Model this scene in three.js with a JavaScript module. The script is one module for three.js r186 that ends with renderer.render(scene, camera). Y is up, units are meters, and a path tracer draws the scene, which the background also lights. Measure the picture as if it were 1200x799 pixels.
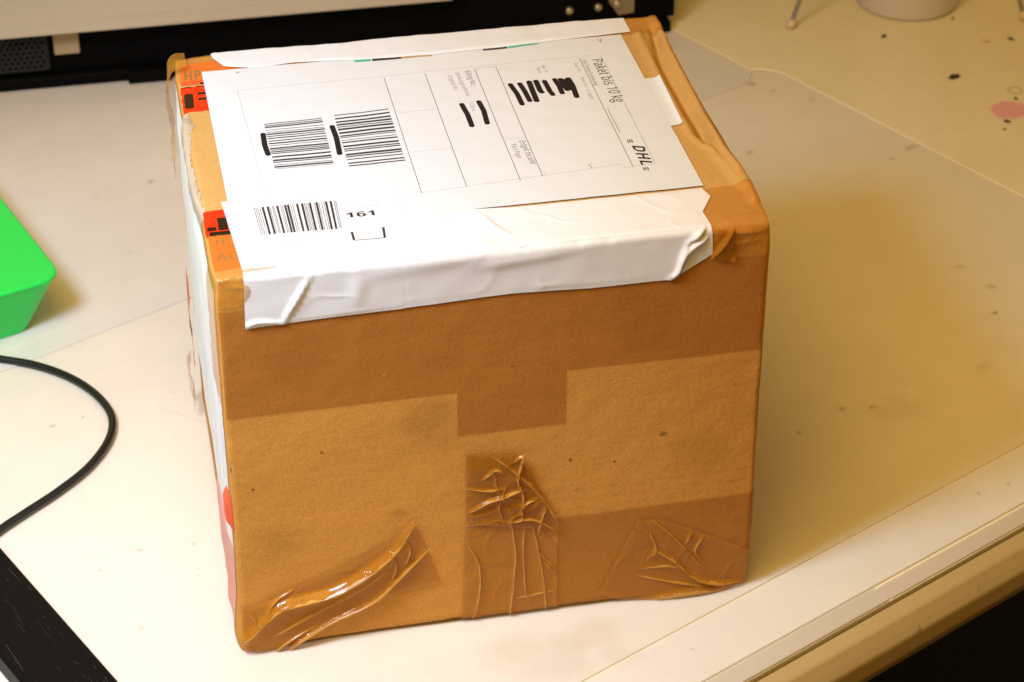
import * as THREE from 'three';
import { ImprovedNoise } from 'three/addons/math/ImprovedNoise.js';
import { mergeGeometries, toCreasedNormals } from 'three/addons/utils/BufferGeometryUtils.js';
import { RoundedBoxGeometry } from 'three/addons/geometries/RoundedBoxGeometry.js';
import { RectAreaLightUniformsLib } from 'three/addons/lights/RectAreaLightUniformsLib.js';

// ---------------------------------------------------------------- camera, light, exposure
const S = 0.25;                                   // width of the parcel in metres
const scene = new THREE.Scene();
const camera = new THREE.PerspectiveCamera(16.486, 1200 / 799, 0.05, 60);
const CP = new THREE.Vector3(-0.1738475, 2.96123777, 3.45983255).multiplyScalar(S).add(new THREE.Vector3(0, 0.0011, 0));   // the parcel stands on a mat 1 mm thick
const RIGHT = new THREE.Vector3(0.980203851, -0.000391028, 0.197990551);
const UPV = new THREE.Vector3(0.109109465, 0.835515551, -0.538524733);
const BACK = new THREE.Vector3(-0.165213606, 0.549466661, 0.819018225);
camera.position.copy(CP);
camera.up.copy(UPV);
camera.lookAt(CP.clone().sub(BACK));
camera.focus = 1.13;
camera.userData.fStop = 16;

RectAreaLightUniformsLib.init();
scene.background = new THREE.Color().setRGB(0.285, 0.170, 0.055);   // the dim, warm room all round
// cool-white desk lamp, left and a little in front
const key = new THREE.SpotLight(new THREE.Color().setRGB(0.69, 0.95, 1.36), 1.74, 0, 0.71, 0.55, 2);
key.position.set(-0.29, 0.68, 0.19);
key.target.position.set(-0.10, 0, -0.08);
key.castShadow = true; key.shadow.radius = 5.0; key.shadow.mapSize.set(2048, 2048);
scene.add(key, key.target);
// warm ceiling lamp
const warm = new THREE.RectAreaLight(new THREE.Color().setRGB(1, 0.60, 0.12), 7.0, 0.6, 0.6);
warm.position.set(-0.15, 1.05, 0.32); warm.lookAt(0.22, 0, -0.04);
scene.add(warm);

const renderer = new THREE.WebGLRenderer({ antialias: true });
renderer.toneMapping = THREE.LinearToneMapping;
renderer.toneMappingExposure = 1.15;
renderer.shadowMap.enabled = true;

// ---------------------------------------------------------------- helpers
let seed = 7;
const rnd = () => { seed = (seed * 1664525 + 1013904223) >>> 0; return seed / 4294967296; };
const rr = (a, b) => a + (b - a) * rnd();
const PN = new ImprovedNoise();
const n3 = (x, y, z) => PN.noise(x + 31.7, y + 17.3, z + 5.1);
function fbm(x, y, z = 0, o = 4) { let s = 0, a = 0.5; for (let i = 0; i < o; i++) { s += a * n3(x, y, z + i * 7.7); x *= 2.03; y *= 2.03; z *= 2.03; a *= 0.5; } return s; }
const clamp = (x, a, b) => Math.min(b, Math.max(a, x));
const sm = (a, b, x) => { const t = clamp((x - a) / (b - a), 0, 1); return t * t * (3 - 2 * t); };
const lin = (r, g, b) => new THREE.Color().setRGB(r, g, b);
const used = {};
function numbered(n) { const k = used[n] = (used[n] ?? -1) + 1; return k ? `${n}_${String(k).padStart(3, '0')}` : n; }
function thing(name, label, category, pos = [0, 0, 0], group) {
  const o = new THREE.Group(); o.name = numbered(name); o.position.set(...pos);
  o.userData = { label, category }; if (group) o.userData.group = group;
  scene.add(o); return o;
}
function mesh(name, geo, mat, parent, label) {
  const m = new THREE.Mesh(geo, mat); m.castShadow = m.receiveShadow = true;
  m.name = parent === scene ? numbered(name) : name;
  if (label) m.userData.label = label;
  parent.add(m); return m;
}
// where a sight line of the photograph's camera meets a plane (metres)
const FPX = 2757.6047;
function meet(x, y, axis, val) {
  const d = new THREE.Vector3().addScaledVector(RIGHT, (x - 600) / FPX).addScaledVector(UPV, -(y - 399.5) / FPX).sub(BACK);
  const k = (val - CP[axis]) / d[axis];
  return CP.clone().addScaledVector(d, k);
}
const G = (x, y, h = 0) => meet(x, y, 'y', h);

function dataTex(w, h, fn, srgb) {
  const a = new Uint8Array(w * h * 4);
  for (let j = 0; j < h; j++) for (let i = 0; i < w; i++) {
    const c = fn(i / w, j / h, i, j), k = (j * w + i) * 4;
    for (let q = 0; q < 3; q++) a[k + q] = clamp(Math.round(c[q] * 255), 0, 255);
    a[k + 3] = 255;
  }
  const t = new THREE.DataTexture(a, w, h); t.magFilter = THREE.LinearFilter; t.minFilter = THREE.LinearMipmapLinearFilter; t.generateMipmaps = true;
  t.wrapS = t.wrapT = THREE.RepeatWrapping; if (srgb) t.colorSpace = THREE.SRGBColorSpace; t.needsUpdate = true; return t;
}
const s2 = (v) => v <= 0.0031308 ? 12.92 * v : 1.055 * v ** (1 / 2.4) - 0.055;
function canvasTex(c) { const t = new THREE.CanvasTexture(c); t.colorSpace = THREE.SRGBColorSpace; t.anisotropy = 8; return t; }

// ---------------------------------------------------------------- table and floor
// the table runs at a slant to the parcel: axis EX along its front edge, EZ towards the front
const e0 = G(880, 799), e1 = G(1200, 618);
const EX = e1.clone().sub(e0).normalize(), EZ = new THREE.Vector3(-EX.z, 0, EX.x);
const tableAt = (a, b, h = 0) => new THREE.Vector3().copy(e0).addScaledVector(EX, a).addScaledVector(EZ, b).setY(h);
const toTable = (p) => { const d = p.clone().sub(e0); return [d.dot(EX), d.dot(EZ)]; };
const tableRot = Math.atan2(-EX.z, EX.x);

// stains that stay on the laminate, [a, b, radius, strength, r, g, b]
const stainList = [];
for (const [x, y, r, k, c] of [
  [640, 768, 0.026, 0.16, [0.42, 0.36, 0.18]], [690, 742, 0.020, 0.17, [0.55, 0.40, 0.12]], [610, 752, 0.018, 0.13, [0.55, 0.42, 0.16]], [720, 770, 0.013, 0.13, [0.42, 0.36, 0.24]], [585, 775, 0.016, 0.10, [0.5, 0.42, 0.2]],
  [1060, 480, 0.02, 0.14, [0.4, 0.28, 0.12]], [985, 480, 0.004, 0.5, [0.22, 0.13, 0.05]], [1020, 478, 0.0035, 0.4, [0.25, 0.15, 0.06]], [1165, 368, 0.003, 0.75, [0.12, 0.07, 0.03]], [1160, 338, 0.004, 0.35, [0.3, 0.2, 0.1]],
  [1125, 315, 0.005, 0.3, [0.35, 0.24, 0.12]], [935, 508, 0.002, 0.6, [0.15, 0.1, 0.05]], [880, 100, 0.004, 0.5, [0.25, 0.2, 0.15]], [905, 108, 0.003, 0.4, [0.25, 0.2, 0.15]], [878, 180, 0.0035, 0.45, [0.3, 0.26, 0.2]], [950, 118, 0.003, 0.35, [0.4, 0.2, 0.15]],
  [1045, 188, 0.0025, 0.4, [0.25, 0.18, 0.1]], [930, 140, 0.0018, 0.5, [0.2, 0.15, 0.1]], [1150, 430, 0.006, 0.2, [0.4, 0.25, 0.1]], [300, 690, 0.004, 0.1, [0.5, 0.45, 0.4]], [60, 500, 0.002, 0.5, [0.25, 0.2, 0.15]], [95, 490, 0.0012, 0.6, [0.25, 0.2, 0.15]],
  [115, 670, 0.0014, 0.6, [0.35, 0.3, 0.25]], [230, 668, 0.0014, 0.5, [0.35, 0.3, 0.25]], [1180, 568, 0.0012, 0.8, [0.2, 0.12, 0.05]], [1145, 580, 0.0016, 0.6, [0.3, 0.2, 0.08]], [1090, 655, 0.0022, 0.5, [0.5, 0.4, 0.3]], [810, 763, 0.0012, 0.6, [0.3, 0.25, 0.2]], [850, 685, 0.006, 0.12, [0.5, 0.4, 0.2]],
  [50, 290, 0.0016, 0.35, [0.5, 0.4, 0.35]], [150, 300, 0.002, 0.3, [0.55, 0.42, 0.35]], [110, 235, 0.002, 0.25, [0.5, 0.45, 0.4]], [52, 255, 0.0013, 0.4, [0.4, 0.35, 0.3]], [175, 265, 0.0015, 0.3, [0.5, 0.45, 0.4]],
]) { const t = toTable(G(x, y)); stainList.push([t[0], t[1], r, k, c]); }
const pinkAt = toTable(G(1182, 129)), ringAt = toTable(G(1189, 106));
const segDist = ([[ax, ay], [bx, by]], x, y) => { const dx = bx - ax, dy = by - ay, t = clamp(((x - ax) * dx + (y - ay) * dy) / (dx * dx + dy * dy), 0, 1); return [Math.hypot(x - ax - t * dx, y - ay - t * dy)]; };
const scratchList = [[1064, 458, 1078, 464, 0.0011, 0.9], [1030, 473, 1037, 472, 0.0010, 0.9], [950, 410, 985, 330, 0.0006, 0.25], [1085, 340, 1130, 322, 0.0008, 0.3], [702, 722, 728, 742, 0.0004, 0.6], [215, 632, 262, 606, 0.0008, -0.25], [1000, 300, 1100, 270, 0.0006, 0.15], [100, 560, 160, 640, 0.0005, -0.12], [420, 780, 520, 770, 0.0005, -0.15], [930, 250, 1010, 210, 0.0006, 0.18]].map(([x0, y0, x1, y1, w, k]) => [[toTable(G(x0, y0)), toTable(G(x1, y1))], w, k]);
const TA0 = -0.95, TB0 = -1.15, TW = 1.7, TH = 1.2;
seed = 313;
const hair = Array.from({ length: 150 }, () => { const a = rr(TA0 + 0.2, TA0 + TW - 0.3), b = rr(-0.65, 0), t = rr(0, 3.2), l = rr(0.004, 0.045); return [a, b, Math.cos(t) * l, Math.sin(t) * l, l, rr(-0.16, 0.14)]; });
const dust = Array.from({ length: 320 }, () => [rr(TA0 + 0.2, TA0 + TW - 0.3), rr(-0.65, 0), rr(0.0004, 0.0012), rr(-0.5, 0.25)]);
const cellOf = (a, b) => Math.floor(a / 0.02) * 1000 + Math.floor(b / 0.02), wearIn = new Map();
for (const [list, reach] of [[hair, 4], [dust, 2]]) for (const q of list) {
  const l = reach === 4 ? q[4] : q[2], seen = new Set();
  for (let da = -l - 0.002; ; da = Math.min(da + 0.01, l + 0.002)) { for (let db = -l - 0.002; ; db = Math.min(db + 0.01, l + 0.002)) { seen.add(cellOf(q[0] + da, q[1] + db)); if (db >= l + 0.002) break; } if (da >= l + 0.002) break; }
  for (const c of seen) { if (!wearIn.has(c)) wearIn.set(c, [[], []]); wearIn.get(c)[reach === 4 ? 0 : 1].push(q); }
}
function wear(a, b, c) {
  const near = wearIn.get(cellOf(a, b)); if (!near) return c;
  const put = (e) => { c = c.map((q) => e < 0 ? q * (1 + e) : q + (1 - q) * e); };
  for (const [x, y, dx, dy, l, k] of near[0]) { const [d] = segDist([[0, 0], [dx, dy]], a - x + 0.0015 * n3(a * 90, b * 90, x), b - y); if (d < 0.0009) put(k * (1 - d / 0.0009)); }
  for (const [x, y, r, k] of near[1]) { const d = Math.hypot(a - x, b - y); if (d < r) put(k * (1 - d / r)); }
  return c;
}
// the laminate texture covers a 1.6 x 1.3 m patch of the table
const tableTex = dataTex(1536, 1084, (u, v) => {
  const a = TA0 + u * TW, b = TB0 + v * TH;
  let k = 1 + 0.05 * fbm(a * 9, b * 9, 1, 3) + 0.05 * fbm(a * 60, b * 60, 3, 2) + 0.045 * fbm(a * 420, b * 420, 5, 2);
  let c = [0.82 * k, 0.745 * k, 0.53 * k];
  const y = 0.10 * Math.max(0, fbm(a * 14 + 3, b * 14, 8, 4)); c = [c[0] * (1 - y * 0.6), c[1] * (1 - y), c[2] * (1 - y * 1.8)];
  for (const [sa, sb, r, s, q] of stainList) {
    const da = a - sa; if (da > r * 2.2 || da < -r * 2.2) continue; const d = Math.hypot(da, (b - sb) * 1.2); if (d > r * 2.2) continue;
    const e = 0.5 * s * (1 - sm(0.25, 1, d / r + 1.1 * fbm(a / r * 0.8, b / r * 0.8, sa * 50, 4)));
    c = c.map((x, i) => x + (q[i] - x) * e);
  }
  const dp = Math.hypot((a - pinkAt[0]) / 0.0145, (b - pinkAt[1]) / 0.0125) + 0.25 * fbm(a * 150, b * 150, 2, 3);
  const pk = 0.78 * (1 - sm(0.82, 1.05, dp)); c = [c[0] + (0.82 - c[0]) * pk, c[1] + (0.31 - c[1]) * pk, c[2] + (0.48 - c[2]) * pk];
  const dr = Math.abs(Math.hypot(a - ringAt[0], b - ringAt[1]) - 0.0045), gk = 0.5 * (1 - sm(0.0004, 0.0013, dr)); c = [c[0] + (0.15 - c[0]) * gk, c[1] + (0.24 - c[1]) * gk, c[2] + (0.12 - c[2]) * gk];
  return wear(a, b, c).map(s2);
}, true);
tableTex.wrapS = tableTex.wrapT = THREE.MirroredRepeatWrapping;
const fineBump = dataTex(512, 512, (u, v, i, j) => { const k = 0.5 + 0.5 * fbm(i / 9, j / 9, 2, 4); return [k, k, k]; });
const scuffTex = dataTex(512, 512, (u, v, i, j) => { const k = 0.62 + 0.5 * fbm(i / 60, j / 60, 4, 5); return [k, k, k]; });
const topMat = new THREE.MeshPhysicalMaterial({ map: tableTex, roughness: 0.42, roughnessMap: scuffTex });

const table = thing('table', 'cream laminate table with a rounded yellowish front edge, carrying everything', 'table', e0.toArray());
table.rotation.y = tableRot;
{
  const L0 = -1.4, L1 = 1.6, B0 = -1.6, T = 0.032;
  // slab: plain box from back to the groove behind the nosing
  const g = new THREE.BoxGeometry(L1 - L0, T, -B0 - 0.001); g.translate((L0 + L1) / 2, -T / 2, (B0 - 0.001) / 2);
  const p = g.attributes.position, uv = g.attributes.uv;
  for (let i = 0; i < p.count; i++) uv.setXY(i, (p.getX(i) - TA0) / TW, (p.getZ(i) - TB0) / TH);
  mesh('tabletop', g, topMat, table);
  const R = 0.014, sh = new THREE.Shape();
  sh.moveTo(0.0008, -0.0012); sh.lineTo(0.004, -0.0005);
  for (let i = 0; i <= 14; i++) { const t = Math.PI / 2 - i / 14 * Math.PI * 0.97; sh.lineTo(0.0055 + R * 0.8 * Math.cos(t), -0.016 + 0.0156 * Math.sin(t)); }
  sh.lineTo(0.0008, -0.032);
  let eg = new THREE.ExtrudeGeometry(sh, { depth: L1 - L0, bevelEnabled: false, steps: 1 });
  eg = toCreasedNormals(eg, 0.6); eg.rotateY(-Math.PI / 2); // shape x -> z, extrude -> -x
  eg.translate(L1, 0, 0);
  const edgeTex = dataTex(1024, 128, (u, v) => { const k = 1 + 0.08 * fbm(u * 30, v * 4, 3, 4) + 0.05 * fbm(u * 400, v * 40, 6, 2), d = sm(0.28, 0.45, fbm(u * 60, v * 12, 12, 4)) * 0.45; return [0.46 * k * (1 - d), 0.335 * k * (1 - d), 0.14 * k * (1 - d)].map(s2); }, true);
  edgeTex.repeat.set(2, 8);
  mesh('front_edge', eg, new THREE.MeshPhysicalMaterial({ map: edgeTex, roughness: 0.33 }), table, 'rounded yellowish nosing along the front of the table');
}
{
  const fg = new THREE.PlaneGeometry(8, 8); fg.rotateX(-Math.PI / 2); fg.translate(0, -0.74, 0);
  const f = mesh('floor', fg, new THREE.MeshStandardMaterial({ color: lin(0.006, 0.004, 0.003), roughness: 0.95 }), scene); f.userData.kind = 'structure';
}

// ---------------------------------------------------------------- frosted mats
// outline in table coordinates, rounded corners, a bevelled rim 1.6 mm thick
function mat(label, a0, a1, b0, b1, y, T, r, material, extra) {
  const sh = new THREE.Shape(), c = (x, y_, s) => sh.absarc(x, y_, r, s, s + Math.PI / 2, false);
  // shape y is -z
  c(a1 - r, -b0 - r, 0); c(a0 + r, -b0 - r, Math.PI / 2); c(a0 + r, -b1 + r, Math.PI); c(a1 - r, -b1 + r, Math.PI * 1.5); sh.closePath();
  const bv = 0.0003;
  const g = new THREE.ExtrudeGeometry(sh, { depth: T - bv, bevelEnabled: true, bevelThickness: bv, bevelSize: bv, bevelOffset: -bv, bevelSegments: 2, curveSegments: 16 });
  g.rotateX(-Math.PI / 2); g.translate(0, y, 0);
  const o = thing('frosted_mat', label, 'mat', e0.toArray()); o.rotation.y = tableRot;
  mesh('sheet', g, material, o);
  if (extra) {   // light caught by the mat edge, put in as a pale tube
    const all = sh.getSpacedPoints(600).map((p) => new THREE.Vector3(p.x, y + T - 0.0002, -p.y)); all.pop();
    const onFront = (p) => p.z > b1 - 0.004, from = all.findLastIndex(onFront) + 1;
    const pts = [...all.slice(from), ...all.slice(0, from)].filter((p) => !onFront(p));
    const path = new THREE.CatmullRomCurve3(pts, false, 'catmullrom', 0.1);
    mesh('rim', new THREE.TubeGeometry(path, 1200, extra, 6, false), rimGlintMat, o);
  }
  return o;
}
const rimGlintMat = new THREE.MeshPhysicalMaterial({ color: lin(0.95, 0.85, 0.62), roughness: 0.3 });
const matTex = dataTex(1536, 1084, (u, v) => {
  const a = TA0 + u * TW, b = TB0 + v * TH;
  let k = 0.90 * (1 + 0.07 * fbm(a * 11, b * 11, 21, 4) + 0.05 * fbm(a * 45, b * 45, 24, 3) + 0.03 * fbm(a * 300, b * 300, 22, 2));
  k *= 1 - 0.35 * sm(0.36, 0.5, fbm(a * 75, b * 75, 25, 3)) * sm(0.0, 0.3, n3(a * 6, b * 6, 3));
  let c = [k, k, k];
  for (const [sa, sb, r, s, q] of stainList) {
    const da = a - sa; if (da > r * 2.2 || da < -r * 2.2) continue; const d = Math.hypot(da, (b - sb) * 1.2); if (d > r * 2.2) continue;
    const e = s * (1 - sm(0.25, 1, d / r + 1.1 * fbm(a / r * 0.8, b / r * 0.8, sa * 50, 4)));
    c = c.map((x, i) => x + (q[i] - x) * e);
  }
  for (const [ch, w, s] of scratchList) { const [d] = segDist(ch, a, b); if (d < w * 2) { const e = s * (1 - sm(w * 0.5, w * 1.6, d)); c = c.map((x) => x + (1.0 - x) * e); } }
  return wear(a + 0.37, b - 0.01, c).map(s2);
}, true); matTex.wrapS = matTex.wrapT = THREE.MirroredRepeatWrapping;
matTex.repeat.set(1 / TW, -1 / TH); matTex.offset.set(-TA0 / TW, -TB0 / TH);
const matMat = new THREE.MeshPhysicalMaterial({ color: lin(1, 0.965, 0.90), map: matTex, roughness: 0.34, roughnessMap: scuffTex, transparent: true, opacity: 0.55 });
const stripMat = new THREE.MeshPhysicalMaterial({ color: lin(1, 0.97, 0.87), map: matTex, roughness: 0.3, transparent: true, opacity: 0.62 });
const edgeStripMat = new THREE.MeshPhysicalMaterial({ color: lin(0.72, 0.66, 0.54), roughness: 0.25, transparent: true, opacity: 0.55 });
const q1 = toTable(G(868, 78)), q2 = toTable(G(882, 84)), q3 = toTable(G(1200, 236)), q4 = toTable(G(950, 655)), q5 = toTable(G(60, 420));
const frontB = q4[1];
mat('frosted translucent mat lying at the back, its rounded corner beside the parcel', -1.3, q1[0], q1[1] - 0.9, q2[1] + 0.012, 0.0012, 0.0007, 0.02, matMat, 0.0006);
mat('large frosted translucent mat under the parcel', -1.25, q3[0] + 0.003, q2[1] - 0.006, frontB, 0.0003, 0.0007, 0.028, matMat, 0.0006);
mat('wide pale frosted strip between the large mat and the front edge of the table', -1.2, 1.2, frontB + 0.0015, -0.0135, 0.0004, 0.0010, 0.003, stripMat);
mat('narrow clear strip along the front table edge, left of the small gap', -1.2, toTable(G(1040, 702))[0], -0.0125, -0.0012, 0.0004, 0.0014, 0.0015, edgeStripMat);
mat('narrow clear strip at the right end of the front table edge', toTable(G(1042, 702))[0], 1.2, -0.0112, -0.0014, 0.0004, 0.0010, 0.0015, edgeStripMat);
const BASE = 0.0012;      // the parcel stands on the mat

// ---------------------------------------------------------------- the parcel
const W = S, H = 0.83187 * S, D = 0.8685 * S;
const OFF = 0.0011;
const parcel = thing('parcel', 'worn brown cardboard box with white address label and tape, centre of the table', 'box', [0, OFF, 0]);
const RR = 0.0028;
const Tp = (x, y) => { const p = meet(x, y, 'y', H + OFF); return [p.x, p.z]; };
const Fp = (x, y) => { const p = meet(x, y, 'z', 0); return [p.x, p.y - OFF]; };
// distance from a point to a chain of points
function chainDist(pts, x, y) {
  let m = 1e9, at = 0;
  for (let i = 0; i + 1 < pts.length; i++) {
    const [ax, ay] = pts[i], [bx, by] = pts[i + 1], dx = bx - ax, dy = by - ay, t = clamp(((x - ax) * dx + (y - ay) * dy) / (dx * dx + dy * dy || 1e-12), 0, 1);
    const d = Math.hypot(x - ax - t * dx, y - ay - t * dy); if (d < m) { m = d; at = (i + t) / (pts.length - 1); }
  }
  return [m, at];
}
const RIM = [
  [[[767, 22], [784, 62], [806, 102], [831, 150], [846, 175], [863, 197], [876, 216], [884, 236]], 0.0034, 0.0023],
  [[[766, 34], [776, 76], [799, 116], [822, 152], [829, 168]], -0.0034, 0.0022],
  [[[815, 130], [824, 158]], -0.0012, 0.0060],
  [[[748, 40], [772, 88], [797, 136], [811, 160], [833, 176], [851, 196], [870, 220]], 0.0018, 0.0021],
].map(([c, a, w]) => [c.map(([x, y]) => Tp(x, y)), a, w]);
function bumpAmount(p, n) {
  let d = 0.0007 * fbm(p.x * 9, p.y * 9, p.z * 9, 3) + 0.00016 * n3(p.x * 90, p.y * 90, p.z * 90);
  const edge = Math.max(Math.abs(n.x * n.y), Math.abs(n.y * n.z), Math.abs(n.x * n.z)) * 2;    // 0 on faces, 1 on edges
  d += edge * (0.0007 * fbm(p.x * 30, p.y * 30, p.z * 30 + 9, 3) + 0.0009 * Math.min(0, n3(p.x * 130, p.y * 130, p.z * 130) + 0.15));
  if (n.y > 0 && p.x > W * 0.88) {   // crushed right rim of the lid: an outer and an inner ridge with a hollow between them
    for (const [chain, amp, w] of RIM) { const [dd] = chainDist(chain, p.x, p.z); if (dd < w * 3) d += n.y * amp * (0.85 + 0.4 * n3(p.z * 45, amp * 900, 2)) * Math.exp(-((dd / w) ** 2)); }
  }
  if (n.y < 0) d += n.y * 0.0018 * Math.sin(Math.PI * clamp(p.x / W, 0, 1)) ** 0.6;
  if (n.y > 0) d += n.y * 0.0007 * Math.exp(-((p.x / 0.006) ** 2)) * n3(p.z * 60, 3, 1);
  // blunted corners
  for (const [cx, cy, cz, r, k] of [[0, 0, 0, 0.028, -0.0036], [0, 0, 0, 0.008, 0.0016], [W, 0, 0, 0.012, 0.0015], [W, H, 0, 0.008, 0.0010], [0, H, 0, 0.010, 0.0018], [0, H, -D, 0.010, 0.0015]])
    d -= k * Math.exp(-(((p.x - cx) ** 2 + (p.y - cy) ** 2 + (p.z - cz) ** 2) / (r * r)));
  return d;
}
const lo = new THREE.Vector3(RR, RR, -D + RR), hi = new THREE.Vector3(W - RR, H - RR, -RR);
function surf(p, out) {           // cube point -> [point on the worn box, normal]
  const inner = p.clone().clamp(lo, hi), n = p.clone().sub(inner).normalize();
  const q = inner.addScaledVector(n, RR);
  const sag = n.z > 0.5 ? -0.0006 * Math.sin(Math.PI * clamp(q.x / W, 0, 1)) : 0;
  q.addScaledVector(n, bumpAmount(q, n) + sag + out);
  return q;
}
const cube = {
  top: (a, b) => new THREE.Vector3(a, H, b),
  front: (a, b) => a > W ? new THREE.Vector3(W, b, -(a - W)) : a < 0 ? new THREE.Vector3(0, b, a) : new THREE.Vector3(a, b, 0),
  left: (a, b) => b > H ? new THREE.Vector3(b - H, H, a) : new THREE.Vector3(0, b, a),
  wrap: (a, s) => s <= 0 ? new THREE.Vector3(a, H, s) : new THREE.Vector3(a, H - s, 0),                // s grows over the front top edge
  wrapBack: (a, s) => s <= 0 ? new THREE.Vector3(a, H, -D - s) : new THREE.Vector3(a, H - s, -D),      // s grows over the rear top edge
};
const cardStains = [[776, 508, 0.0021, 0.5], [668, 540, 0.0013, 0.6], [720, 541, 0.0010, 0.7], [377, 531, 0.0011, 0.7], [296, 574, 0.0010, 0.8], [268, 552, 0.0016, 0.7], [500, 490, 0.016, 0.16], [465, 603, 0.005, 0.2], [424, 712, 0.0012, 0.6], [862, 450, 0.0010, 0.7], [350, 420, 0.02, 0.10], [760, 380, 0.025, 0.10], [600, 430, 0.0009, 0.6], [325, 640, 0.014, 0.12], [820, 530, 0.018, 0.10], [450, 440, 0.0008, -0.5], [790, 395, 0.0008, -0.5], [860, 362, 0.0009, -0.5]].map(([x, y, r, e]) => [...Fp(x, y), r, e]);
const cardRows = [Fp(700, 572)[1], Fp(700, 583)[1], Fp(700, 593)[1], Fp(700, 604)[1], Fp(300, 400)[1], Fp(300, 412)[1]].map((y, i) => [y, 0.012 - 0.006 * (i % 2)]);
// cardboard
const cardTex = dataTex(1200, 1200, (u, v) => {
  const x = u * 0.26, y = v * 0.26;
  let k = 1 + 0.10 * fbm(x * 16, y * 26, 31, 4) + 0.10 * fbm(x * 300, y * 300, 33, 3) + 0.24 * n3(x * 1400, y * 1000, 35);
  k *= 1 + 0.018 * Math.sin(y * 2 * Math.PI / 0.0062 + 2 * n3(x * 10, y * 10, 1)) * (0.6 + n3(x * 20, y * 30, 7));
  const fleck = sm(0.50, 0.62, fbm(x * 500, y * 380, 40, 2)) * 0.35; k *= 1 - fleck;
  const pale = sm(0.50, 0.62, fbm(x * 520, y * 330, 46, 2)) * 0.2; k *= 1 + pale;
  let c = [0.57, 0.262, 0.052];
  for (const [sx, sy, r, e0_] of cardStains) { const dx = x - sx, dy = y - sy; if (dx > 2 * r || dx < -2 * r || dy > 2 * r || dy < -2 * r) continue; k *= 1 - e0_ * (1 - sm(0.3, 1.1, Math.hypot(dx, dy) / r + 1.2 * fbm(x / r * 0.6, y / r * 0.6, sx * 99, 3))); }
  // rows of faint fluting where the board was pressed
  for (const [ya, slope] of cardRows) { const d = Math.abs(y - ya - slope * (x - 0.15)); if (d < 0.0012 && x > 0.13) k *= 1 - 0.13 * (1 - d / 0.0012) * sm(-0.1, 0.3, n3(x * 260, ya * 900, 3)); }
  return c.map((q) => q * k).map(s2);
}, true);
const litLidMat = new THREE.MeshPhysicalMaterial({ map: null, roughness: 0.85, specularIntensity: 0.35 });  // same cardboard as the body, strong top light put into a paler colour
const cardBump = dataTex(512, 512, (u, v, i, j) => { const k = 0.5 + 0.6 * fbm(i / 5, j / 7, 2, 3); return [k, k, k]; });
litLidMat.map = dataTex(800, 800, (u, v) => { const x = u * 0.26, y = v * 0.26, k = 1 + 0.10 * fbm(x * 26, y * 14, 61, 4) + 0.10 * fbm(x * 300, y * 300, 63, 3); return [0.50 * k, 0.295 * k, 0.092 * k].map(s2); }, true); litLidMat.bumpMap = cardBump; litLidMat.bumpScale = 0.00018;
const cardMat = new THREE.MeshPhysicalMaterial({ map: cardTex, bumpMap: cardBump, bumpScale: 0.00018, roughness: 0.85, specularIntensity: 0.35 });
{
  const g = new THREE.BoxGeometry(W, H, D, 260, 130, 210); g.translate(W / 2, H / 2, -D / 2);
  const p = g.attributes.position, uv = g.attributes.uv, nn = g.attributes.normal, v = new THREE.Vector3();
  for (let i = 0; i < p.count; i++) {
    v.fromBufferAttribute(p, i);
    const ax = Math.abs(nn.getX(i)) > 0.5 ? 0 : Math.abs(nn.getY(i)) > 0.5 ? 1 : 2;
    if (ax === 0) uv.setXY(i, v.z / 0.26, v.y / 0.26); else if (ax === 1) uv.setXY(i, v.x / 0.26 + 0.37, v.z / 0.26); else uv.setXY(i, v.x / 0.26, v.y / 0.26);
    const q = surf(v, 0); p.setXYZ(i, q.x, q.y, q.z);
  }
  // one normal per place so that the rounded edges shade smoothly
  g.computeVertexNormals();
  const acc = new Map(), key_ = (i) => `${Math.round(p.getX(i) * 1e6)},${Math.round(p.getY(i) * 1e6)},${Math.round(p.getZ(i) * 1e6)}`;
  for (let i = 0; i < p.count; i++) { const k = key_(i), a = acc.get(k) ?? new THREE.Vector3(); a.add(v.fromBufferAttribute(g.attributes.normal, i)); acc.set(k, a); }
  for (let i = 0; i < p.count; i++) { const a = acc.get(key_(i)).clone().normalize(); g.attributes.normal.setXYZ(i, a.x, a.y, a.z); }
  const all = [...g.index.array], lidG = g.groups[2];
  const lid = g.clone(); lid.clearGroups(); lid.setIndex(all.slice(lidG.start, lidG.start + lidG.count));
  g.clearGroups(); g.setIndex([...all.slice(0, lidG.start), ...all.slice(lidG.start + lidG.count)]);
  mesh('cardboard_body', g, cardMat, parcel);
  mesh('lid_flap', lid, litLidMat, parcel, 'cardboard lid, its colour paled for the light on it, with a crushed right rim');
}
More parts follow.
